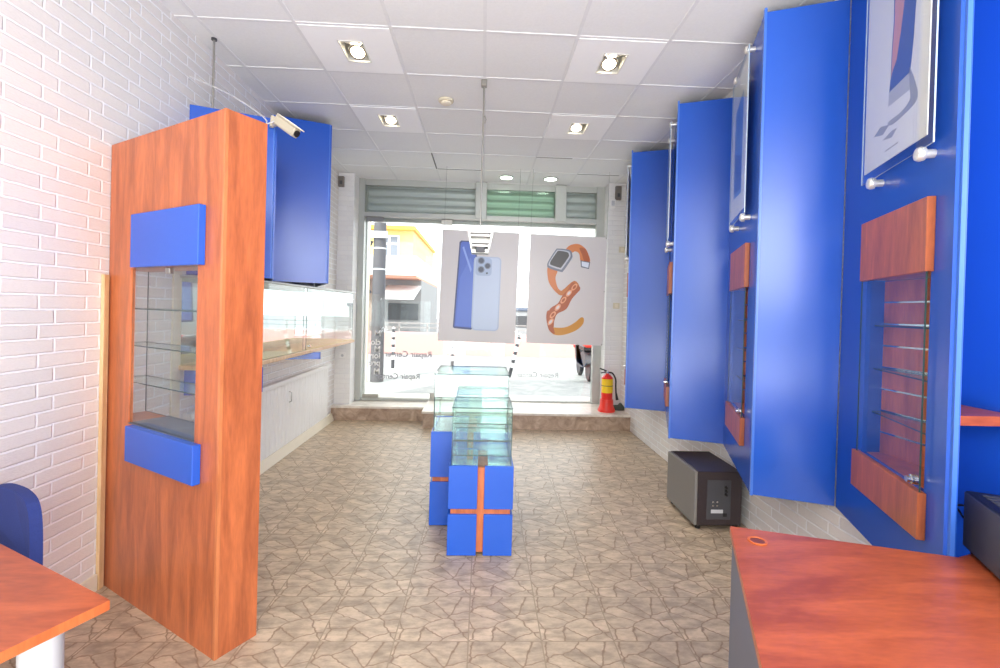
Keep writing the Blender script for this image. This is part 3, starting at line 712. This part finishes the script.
P([(714, 209), (753, 214), (750, 240), (716, 233)], flat('clasp_l', (214, 222, 232)), 4, 'printed_clasp_face')
P([(541, 240), (590, 254), (582, 300), (600, 352), (640, 372), (600, 378), (560, 340), (542, 300)], O1, 1, 'printed_lower_strap', 5)
P([(584, 352), (615, 362), (680, 308), (712, 345), (690, 370), (610, 385)], flat('strap_mid', (190, 112, 48)), 2, 'printed_strap_fold', 4)
P([(668, 318), (700, 330), (712, 350), (672, 400), (645, 452), (600, 478), (585, 515), (582, 548), (560, 545), (545, 505), (560, 455), (600, 425), (622, 385), (650, 352)], O2, 3, 'printed_chain_band', 5)
P([(560, 520), (575, 545), (640, 545), (690, 520), (722, 492), (738, 496), (735, 525), (700, 558), (640, 582), (590, 584), (562, 560)], O3, 2, 'printed_strap_tip', 5)
P([(545, 470), (560, 470), (582, 548), (590, 580), (560, 562), (544, 510)], O2, 4, 'printed_strap_edge', 4)
for k, (x, y) in enumerate(((682, 340), (655, 372), (628, 408), (600, 446), (576, 484), (566, 520))):
    a_ = -.9; e = [(x+21*math.cos(q)*math.cos(a_)-11*math.sin(q)*math.sin(a_), y+21*math.cos(q)*math.sin(a_)+11*math.sin(q)*math.cos(a_)) for q in [2*PI*j/18 for j in range(18)]]
    P(e, flat('link_light', (224, 158, 116)), 5, 'printed_chain_link')
    e = [(x+12*math.cos(q)*math.cos(a_)-6*math.sin(q)*math.sin(a_), y+12*math.cos(q)*math.sin(a_)+6*math.sin(q)*math.cos(a_)) for q in [2*PI*j/14 for j in range(14)]]
    P(e, flat('link_hole', (216, 204, 200)) if k % 2 else O2, 6, 'printed_link_opening')
P(spline([(590, 150), (650, 155), (664, 178), (660, 200), (622, 260), (606, 266), (545, 250), (536, 236), (542, 214), (576, 158)], 5), flat('watch_case', (112, 118, 132)), 6, 'printed_watch_case')
P(spline([(592, 156), (642, 161), (654, 178), (650, 196), (616, 248), (602, 254), (550, 240), (543, 230), (550, 212), (580, 163)], 5), flat('watch_rim', (190, 192, 200)), 7, 'printed_watch_rim')
P(spline([(594, 161), (636, 166), (646, 178), (643, 193), (611, 241), (600, 246), (556, 234), (550, 226), (556, 210), (584, 167)], 5), flat('watch_face', (78, 76, 74)), 8, 'printed_watch_face')
P([(652, 180), (667, 184), (664, 208), (650, 204)], M['watch_rim'], 5, 'printed_crown')
for x in (-W2+.0, W2-.005):
    G().tube([(x, .004, HH*.5), (x, .004, 2.215)], .0016, 5).build('hanging_wire', 'wire', t)
for x, z in ((-W2+.012, HH-.015), (W2-.012, HH-.015), (-W2+.012, .015), (W2-.012, .015), (W2-.008, HH/2), (-W2+.008, HH/2)):
    G().lathe([(.008, 0), (.008, .012)], (x, -.010, z), 10, 0, Matrix.Rotation(-PI/2, 4, 'X')).build('clip', 'steel', t)

# ------------------------------------------------------------ subwoofer
t = thing('subwoofer', 'dark box subwoofer with a grey grille side on the floor below the blue bays', 'speaker', (1.682, 3.475, 0))
G().bev(-.150, .166, -.245, .245, .03, .408, .004).build('cabinet', 'vinyl', t)
G().bev(-.172, -.150, -.243, .243, .032, .406, .004).build('grille', 'cloth', t)
p_ = G().bev(-.085, .085, -.249, -.244, .075, .35, .002).build('amplifier_plate', 'dkgrey', t)
for z in (.30, .275, .25): G().lathe([(.010, 0), (.009, .012)], (.05, -.249, z), 12, 0, Matrix.Rotation(PI/2, 4, 'X')).build('knob', 'black', p_)
for x, z in ((-.045, .20), (-.015, .20), (-.045, .175), (-.015, .175)): G().lathe([(.007, 0), (.007, .008)], (x, -.249, z), 10, 0, Matrix.Rotation(PI/2, 4, 'X')).build('socket', 'chrome', p_)
G().bev(-.055, .03, -.252, -.249, .12, .145, .001).build('rating_label', 'lgrey', p_)
G().bev(.03, .06, -.253, -.249, .095, .12, .001).build('power_inlet', 'black', p_)
for x in (-.13, .14):
    for y in (-.21, .21): G().lathe([(.018, 0), (.022, .03)], (x, y, 0), 12).build('foot', 'black', t)

# ------------------------------------------------------------ desks
t = thing('office_desk', 'cherry wood desk in the lower right corner with a cable grommet hole', 'desk', (0, 0, 0))
top = [(.925, 1.690), (1.575, 1.478), (1.64, 1.50), (1.895, 1.72), (1.895, -.2), (.17, 0.0), (.60, .93)]
gx, gy, gr = .962, 1.578, .027
G().prism(top, lambda a, b: (a, b, .705), lambda a, b: (a, b, .73), 0, 1).build('desktop', ['wood_x', 'wood_desk_edge'], t)
G().lathe([(gr-.004, .7302), (gr+.004, .7302), (gr+.004, .7335), (gr-.003, .7335), (gr-.004, .7302)], (gx, gy, 0), 28).build('grommet', flat('orange_plastic', (206, 104, 44)), t)
G().lathe([(gr-.004, .7302), (gr-.004, .7312)], (gx, gy, 0), 28).build('grommet_opening', flat('grommet_dark', (120, 52, 20)), t)
e1 = (Vector((.60, .93, 0))-Vector((.925, 1.69, 0))).normalized()
def DT(s, d, z): p = Vector((.925, 1.69, 0))+e1*s+Vector((-e1.y, e1.x, 0))*d; return (p.x, p.y, z)
G(DT).box(.012, .85, .008, .028, .0, .705).build('end_panel', 'grey', t)
e2 = (Vector((1.575, 1.478, 0))-Vector((.925, 1.69, 0))).normalized()
def D2(s, d, z): p = Vector((.925, 1.69, 0))+e2*s+Vector((e2.y, -e2.x, 0))*d; return (p.x, p.y, z)
G(D2).box(.05, .60, .10, .118, .25, .705).build('modesty_panel', 'grey', t)
G().box(1.86, 1.89, .0, 1.2, 0, .705).build('end_panel', 'grey', t)

t = thing('computer_tower', 'black computer case lying on the desk at the right edge', 'computer', (1.652, 1.535, .73), 0)
t.rotation_euler = (0, 0, math.atan2(-.174, -.09)+PI/2)   # local -y runs along the left face
ang = math.atan2(-.174, -.09)
c_, s_ = math.cos(ang), math.sin(ang); t.rotation_euler = (0, 0, 0)
def PT(x, y, z): return (c_*x-s_*y, s_*x+c_*y, z)   # x along the left face toward the camera, y to the right
G(PT).bev(0, .40, .0, .19, .012, .20, .004).build('case', 'black', t)
G(PT).bev(.004, .396, -.003, 0, .016, .196, .001).build('side_panel', 'dkgrey', t)
g = G(PT)
for k in range(8): g.box(.03+.03*k, .045+.03*k, .03, .16, .2, .2015)
g.build('top_vent', 'dkgrey', t)
for x in (.03, .37):
    for y in (.02, .17): G(PT).lathe([(.012, 0), (.012, .012)], (x, y, 0), 10).build('foot', 'black', t)
o = G().tube(spline([(1.66, 1.60, .84), (1.64, 1.62, .88), (1.62, 1.64, .85), (1.64, 1.65, .83), (1.68, 1.64, .87), (1.72, 1.62, .86), (1.70, 1.59, .83)], 8, False), .0035, 6).build('cable_loop', 'black')
tag(o, 'loop of black cable behind the black computer case', 'cable')
bpy.data.objects['cable_loop'].location = (.05, -.01, -.03)

t = thing('office_desk', 'cherry wood desk in the lower left corner on a grey tubular leg', 'desk', (-.937, 1.243, 0))
e1v = Vector((-.888, .46, 0)); e2v = Vector((-.43, -.90, 0)).normalized()
def LT(s, d, z): p = e1v*s+e2v*d; return (p.x, p.y, z)
G(LT).prism([(0, 0), (1.10, 0), (1.02, .14), (.66, .75), (0, .75)], lambda a, b: (a, b, .705), lambda a, b: (a, b, .73), 0, 1).build('desktop', ['wood_x', 'wood_desk_edge'], t)
for (s, d_) in ((.055, .115), (.055, .62), (.95, .11), (.62, .62)):
    p = LT(s, d_, 0); G().lathe([(.045, 0), (.045, .02), (.042, .03), (.042, .69), (.05, .705)], (p[0], p[1], 0), 22).build('leg', 'lgrey', t)
G(LT).box(.07, .8, .35, .37, .64, .705).build('crossbar', 'lgrey', t)

# blue chair
t = thing('office_chair', 'blue fabric chair tucked behind the left desk by the brick wall', 'chair', (-1.463, 1.625, 0))
def HT_(x, y, z): p = e1v*x+Vector((.46, .888, 0))*y; return (p.x, p.y, z)   # x to the left along the desk, y away from it
g = G(HT_); poly = spline([(0.03, .46), (.01, .56), (.015, .72), (.05, .795), (.12, .82), (.21, .825), (.30, .82), (.37, .795), (.405, .72), (.41, .56), (.39, .46), (.21, .44)], 5)
g.prism(poly, lambda x, z: (x, .035+.10*(x-.21)**2*-4+.0*z, z), lambda x, z: (x, .0+.10*(x-.21)**2*-4, z)); g.build('backrest', 'blue_fabric', t)
G(HT_).bev(.0, .38, -.29, .02, .42, .48, .02).build('seat', 'blue_fabric', t)
G(HT_).tube([(.21, -.1, .40), (.21, .07, .40), (.21, .055, .62)], .014, 8).build('back_support', 'black', t)
for x in (.02, .36):
    for y in (-.26, .0): G(HT_).tube([(x, y, .43), (x, y, 0)], .012, 10).build('leg', 'black', t)

# ------------------------------------------------------------ fire extinguisher
t = thing('fire_extinguisher', 'red fire extinguisher with a yellow label on the step by the window', 'fire extinguisher', (1.655, 6.14, .206))
G().lathe([(.108, 0), (.112, .02), (.102, .05), (.088, .075), (.084, .16), (.076, .16)], n=28).build('stand', 'redp', t)
G().lathe([(.07, .03), (.074, .05), (.074, .40), (.074, .445), (.045, .475), (.022, .485), (.022, .50)], n=28).build('cylinder', 'red', t)
g = G(); n = 14
vs = []
for z in (.25, .43):
    for k in range(n): a_ = -PI*.95+PI*.82*k/(n-1); vs.append((.0765*math.cos(a_), .0765*math.sin(a_), z))
g.add(vs, [(k, k+1, n+k+1, n+k) for k in range(n-1)], 0, True); lb_ = g.build('label', 'yellow', t)
G().lathe([(.078, .337), (.078, .345)], n=28).build('label_band', 'dkgrey', t)
G().lathe([(.020, .495), (.022, .50), (.022, .525), (.012, .535)], n=14).build('valve', 'chrome', t)
G().tube([(-.005, 0, .525), (-.05, -.01, .545), (-.105, -.02, .565)], .009, 8).build('handle', 'black', t)
G().tube([(0, 0, .515), (-.05, -.01, .515), (-.09, -.02, .505)], .007, 8).build('trigger', 'black', t)
G().tube(spline([(.01, 0, .51), (.06, -.02, .505), (.10, -.04, .43), (.105, -.04, .33), (.11, -.045, .24)], 6, False), .011, 8).build('hose', 'black', t)
G().tube([(.11, -.045, .25), (.125, -.05, .16)], [.012, .02], 10).build('nozzle', 'black', t)
g = G(); g.lathe([(.06, 0), (.07, .02), (.06, .05), (.03, .075), (.01, .08)], n=14)
for v in range(len(g.v)): g.v[v] = (g.v[v][0]*1.25, g.v[v][1]*.8, g.v[v][2]*(1+.25*math.sin(9*g.v[v][0]*10)))
tag(g.build('cloth_bundle', flat('dark_green_grey', (70, 78, 70), .9), loc=(1.85, 6.24, .206)), 'small dark crumpled bundle on the step beside the fire extinguisher', 'cloth')

# small wall devices on the piers
t = thing('alarm_sensor', 'brown-grey sensor box high on the left brick pier', 'sensor', (-1.925, 6.38, 3.16))
G().bev(-.035, .04, -.04, 0, -.08, .06, .005).build('housing', 'brown', t); G().bev(-.015, .02, -.044, -.04, -.05, .0, .002).build('lens', 'dkgrey', t)
t = thing('alarm_sensor', 'brown-grey sensor box high on the right brick pier', 'sensor', (1.80, 6.40, 3.13))
G().bev(-.04, .04, -.04, 0, -.09, .10, .005).build('housing', 'brown', t); G().bev(-.015, .02, -.044, -.04, -.05, .0, .002).build('lens', 'dkgrey', t)
t = thing('bracket_box', 'white box lamp beside the sensor on the right brick pier', 'box', (1.71, 6.40, 3.02))
G().bev(-.03, .05, -.07, 0, -.09, .02, .006).build('housing', 'white', t); G().bev(-.012, .03, -.074, -.07, -.07, .0, .003).build('face', 'lgrey', t)
for z, lab in ((1.60, 'beige light switch on the right brick pier above the extinguisher'), (2.37, 'small beige device high up the right brick pier')):
    t = thing('wall_switch', lab, 'switch', (1.82 if z < 2 else 1.88, 6.40, z))
    G().bev(-.045, .045, -.012, 0, -.04, .04, .003).build('plate', 'beige', t); G().bev(-.02, .02, -.018, -.012, -.025, .025, .002).build('rocker', 'cream', t)
t = thing('wall_socket', 'white socket low on the left brick pier', 'socket', (-1.86, 6.38, .84))
G().bev(-.04, .04, -.01, 0, -.04, .04, .003).build('plate', 'white', t); G().lathe([(.018, 0), (.018, .003)], (0, -.013, 0), 14, 0, Matrix.Rotation(-PI/2, 4, 'X')).build('outlet', 'lgrey', t)

# ------------------------------------------------------------ the street
ZS = .06
struct(G().box(-30, 30, 6.95, 11.5, ZS-.2, ZS), 'ground_pavement', marble('street_paving', (128, 130, 130), (160, 160, 156), 3, .7))
struct(G().box(-40, 40, 11.5, 70, ZS-.3, ZS-.12), 'ground_road', plain('asphalt', (140, 140, 142), .8, var=.1, scale=10))
struct(G().box(-1.755, 1.68, 6.9, 7.25, -.1, .19), 'trim_7', 'step')
t = thing('utility_pole', 'grey utility pole on the pavement, seen through the left of the window', 'pole', (-2.02, 9.2, ZS))
G().lathe([(.125, 0), (.125, .3), (.115, 5.2)], n=22).build('shaft', plain('pole_grey', (88, 86, 88), .7, var=.15, scale=8, bump=.4), t)
for z in (2.15, 2.55, 3.05): G().lathe([(.124, z), (.124, z+.03)], n=22).build('strap', 'lgrey', t)
G().bev(-.17, .17, -.15, -.12, 2.75, 2.88, .005).build('sign_plate', 'lgrey', t)
G().tube(spline([(-.14, -.05, 2.7), (-.25, -.05, 2.4), (-.25, -.05, 1.9), (-.15, -.05, 1.7)], 6, False), .03, 8).build('cable_coil', 'dkgrey', t)
G().tube([(-.18, -.08, 0), (-.17, -.08, 3.5)], .018, 8).build('conduit', 'beige', t)
# striped bollards
def bollard():
    t = thing('striped_bollard', 'x', 'bollard'); G().lathe([(.035, 0), (.035, .98), (.02, 1.0)], n=14).build('post', 'white', t)
    for z, h in ((.08, .2), (.38, .07), (.55, .07), (.72, .06), (.88, .08)): G().lathe([(.037, z), (.037, z+h)], n=14).build('band', 'dkgrey', t)
    return t
bl = bollard()
for k, (x, y, lab) in enumerate(((-1.98, 10.6, 'black and white striped bollard on the pavement right of the pole'), (-.66, 10.6, 'black and white striped bollard seen just left of the glass cases'), (.55, 9.6, 'leaning striped bollard seen between the two hanging posters'))):
    o = bl if k == 0 else copy_tree(bl); o.location = (x, y, ZS); o['label'] = lab; o['group'] = 'striped bollards on the pavement'
    if k == 2: o.rotation_euler = (0, .22, 0)
# yellow building across the street
t = thing('corner_building', 'yellow corner house with white balconies across the street', 'building', (0, 20, ZS))
YW = plain('yellow_render', (232, 206, 138), .8, var=.04, scale=2)
g = G(); g.prism([(-6.0, 1.4), (-4.8, 0), (-3.0, 0), (-3.0, 8), (-6.0, 8)], lambda a, b: (a, b, 3.5), lambda a, b: (a, b, 4.66)); g.build('upper_wall', YW, t)
g = G(); g.prism([(-6.35, 1.25), (-4.95, -.35), (-2.9, -.35), (-2.9, 8), (-6.35, 8)], lambda a, b: (a, b, 4.66), lambda a, b: (a, b, 4.82)); g.build('cornice', plain('ochre_cornice', (228, 172, 76), .8), t)
g = G(); g.prism([(-5.9, .9), (-4.9, -1.1), (-2.7, -1.1), (-2.7, 8), (-5.9, 8)], lambda a, b: (a, b, 2.72), lambda a, b: (a, b, 3.5)); g.build('balcony', plain('white_balcony', (216, 214, 210), .8), t)
g = G(); g.prism([(-5.85, .9), (-4.85, -1.0), (-2.7, -1.0), (-2.7, 8), (-5.85, 8)], lambda a, b: (a, b, 2.64), lambda a, b: (a, b, 2.72)); g.build('balcony_soffit', plain('salmon_soffit', (214, 160, 136), .8), t)
G().box(-4.6, -2.7, .6, 8, -.12, 2.64).build('lower_wall', plain('grey_shop_front', (150, 150, 150), .8), t)
flat('window_pane_grey', (120, 126, 136))
for x in (-4.0,):
    f_ = G().box(x-.42, x+.42, -.03, .02, 3.56, 4.46).build('window_frame', 'white', t)
    for k in (-1, 1):
        G().box(x+k*.2-.15, x+k*.2+.15, -.04, -.03, 3.6, 4.06).build('pane', 'window_pane_grey', f_); G().box(x+k*.2-.15, x+k*.2+.15, -.04, -.03, 4.14, 4.4).build('pane', 'window_pane_grey', f_)
f_ = G(lambda x, y, z: (-5.4+x*.65-y*.76, .70-x*.76+y*-.65, z)).box(-.35, .35, -.0, .03, 3.56, 4.4).build('window_frame', 'white', t)
g = G().prism([(-1.6, 1.75), (-1.6, 1.85), (.5, 2.4), (.5, 2.3)], lambda a, b: (-4.1, a, b), lambda a, b: (-2.7, a, b)); g.build('awning', plain('white_awning', (220, 220, 220), .7), t)
G().box(-4.1, -2.8, .55, .6, .9, 1.62).build('shop_window', flat('shop_window_grey', (72, 76, 80)), t)
G().box(-5.2, -4.6, .7, 1.2, -.12, 2.64).build('side_pier', plain('taupe_pier', (168, 152, 140), .8), t)
t = thing('street_kiosk', 'small grey kiosk across the road, seen between the two hanging posters', 'kiosk', (1.55, 19.0, ZS-.12))
G().bev(-.45, .45, -.4, .4, 0, 1.55, .02).build('cabin', plain('kiosk_grey', (150, 150, 152), .7), t)
G().bev(-.52, .52, -.47, .47, 1.55, 1.68, .02).build('roof', 'rail_grey' if 'rail_grey' in M else 'grey', t)
G().box(-.3, .3, -.41, -.40, .9, 1.35).build('hatch', 'dkgrey', t)
# railing along the road
flat('rail_grey', (150, 146, 144))
t = thing('road_railing', 'low grey railing along the far side of the road', 'railing', (0, 17.0, ZS-.12))
G().box(-9, 9, -.02, .02, .99, 1.03).build('top_rail', 'rail_grey', t); G().box(-9, 9, -.02, .02, .84, .87).build('lower_rail', 'rail_grey', t)
for k in range(18): G().box(-9+k, -8.95+k, -.02, .02, 0, .99).build('post', 'rail_grey', t)
tag(G().box(-12, 12, 15.9, 16.1, ZS-.12, ZS+.62).build('kerb_wall', plain('pink_kerb', (206, 158, 150), .8)), 'low pink wall in front of the railing across the road', 'low wall')
# parked scooter behind the right jamb
t = thing('parked_scooter', 'dark scooter with a red top parked outside at the right window jamb', 'scooter', (2.25, 10.2, ZS))
for y in (-.45, .5):
    R_ = Matrix.Rotation(PI/2, 4, 'Y'); G().lathe([(.14, -.04), (.22, -.045), (.25, -.02), (.25, .02), (.22, .045), (.14, .04)], (0, y, .25), 22, 0, R_).build('wheel', 'black', t)
g = G(); g.prism(spline([(-.62, .45), (-.45, .62), (-.1, .55), (.1, .38), (.35, .35), (.52, .6), (.58, .95), (.46, 1.0), (.36, .62), (.2, .3), (-.3, .28), (-.6, .35)], 5), lambda a, b: (-.13, a, b), lambda a, b: (.13, a, b)); g.build('body', 'dkgrey', t)
G().bev(-.14, .14, -.5, .05, .62, .74, .03).build('seat', 'black', t)
G().bev(-.17, .17, -.72, -.45, .72, .98, .04).build('top_box', 'redp', t)
G().tube([(-.3, .46, 1.03), (0, .5, 1.0), (.3, .46, 1.03)], .018, 8).build('handlebar', 'black', t)
G().bev(-.16, .16, .5, .56, .62, .95, .03).build('front_shield', 'redp', t)
# trees left of the pole
def tree(loc, h, r, seed, label):
    rd = random.Random(seed); t = thing('street_tree', label, 'tree', loc, 0, 'green trees across the street')
    G().tube([(0, 0, 0), (.05, 0, h*.4), (0, .05, h*.75)], [.13, .1, .05], 10).build('trunk', 'brown', t)
    g = G()
    for k in range(1500):
        u_, v_, w_ = rd.gauss(0, 1), rd.gauss(0, 1), rd.gauss(0, 1); q = Vector((u_, v_, w_)).normalized()*r*(rd.random()**.4)*(1+.25*math.sin(5*u_))
        p = Vector((q.x, q.y, h*.62+q.z*1.25)); a_ = Vector((rd.gauss(0, 1), rd.gauss(0, 1), rd.gauss(0, 1))).normalized(); b_2 = a_.orthogonal().normalized(); s = rd.uniform(.06, .13)
        g.add([tuple(p-a_*s), tuple(p+b_2*s*.5), tuple(p+a_*s), tuple(p-b_2*s*.5)], [(0, 1, 2, 3)])
    g.build('foliage', plain('leaf_green_%d' % seed, (112, 148, 84), .6, var=.35, scale=4), t)
    return t
tree((-5.6, 15.0, ZS), 3.6, 1.0, 3, 'leafy green tree left of the grey street pole')
tree((-7.8, 16.5, ZS), 4.0, 1.3, 5, 'second leafy green tree farther left across the street')
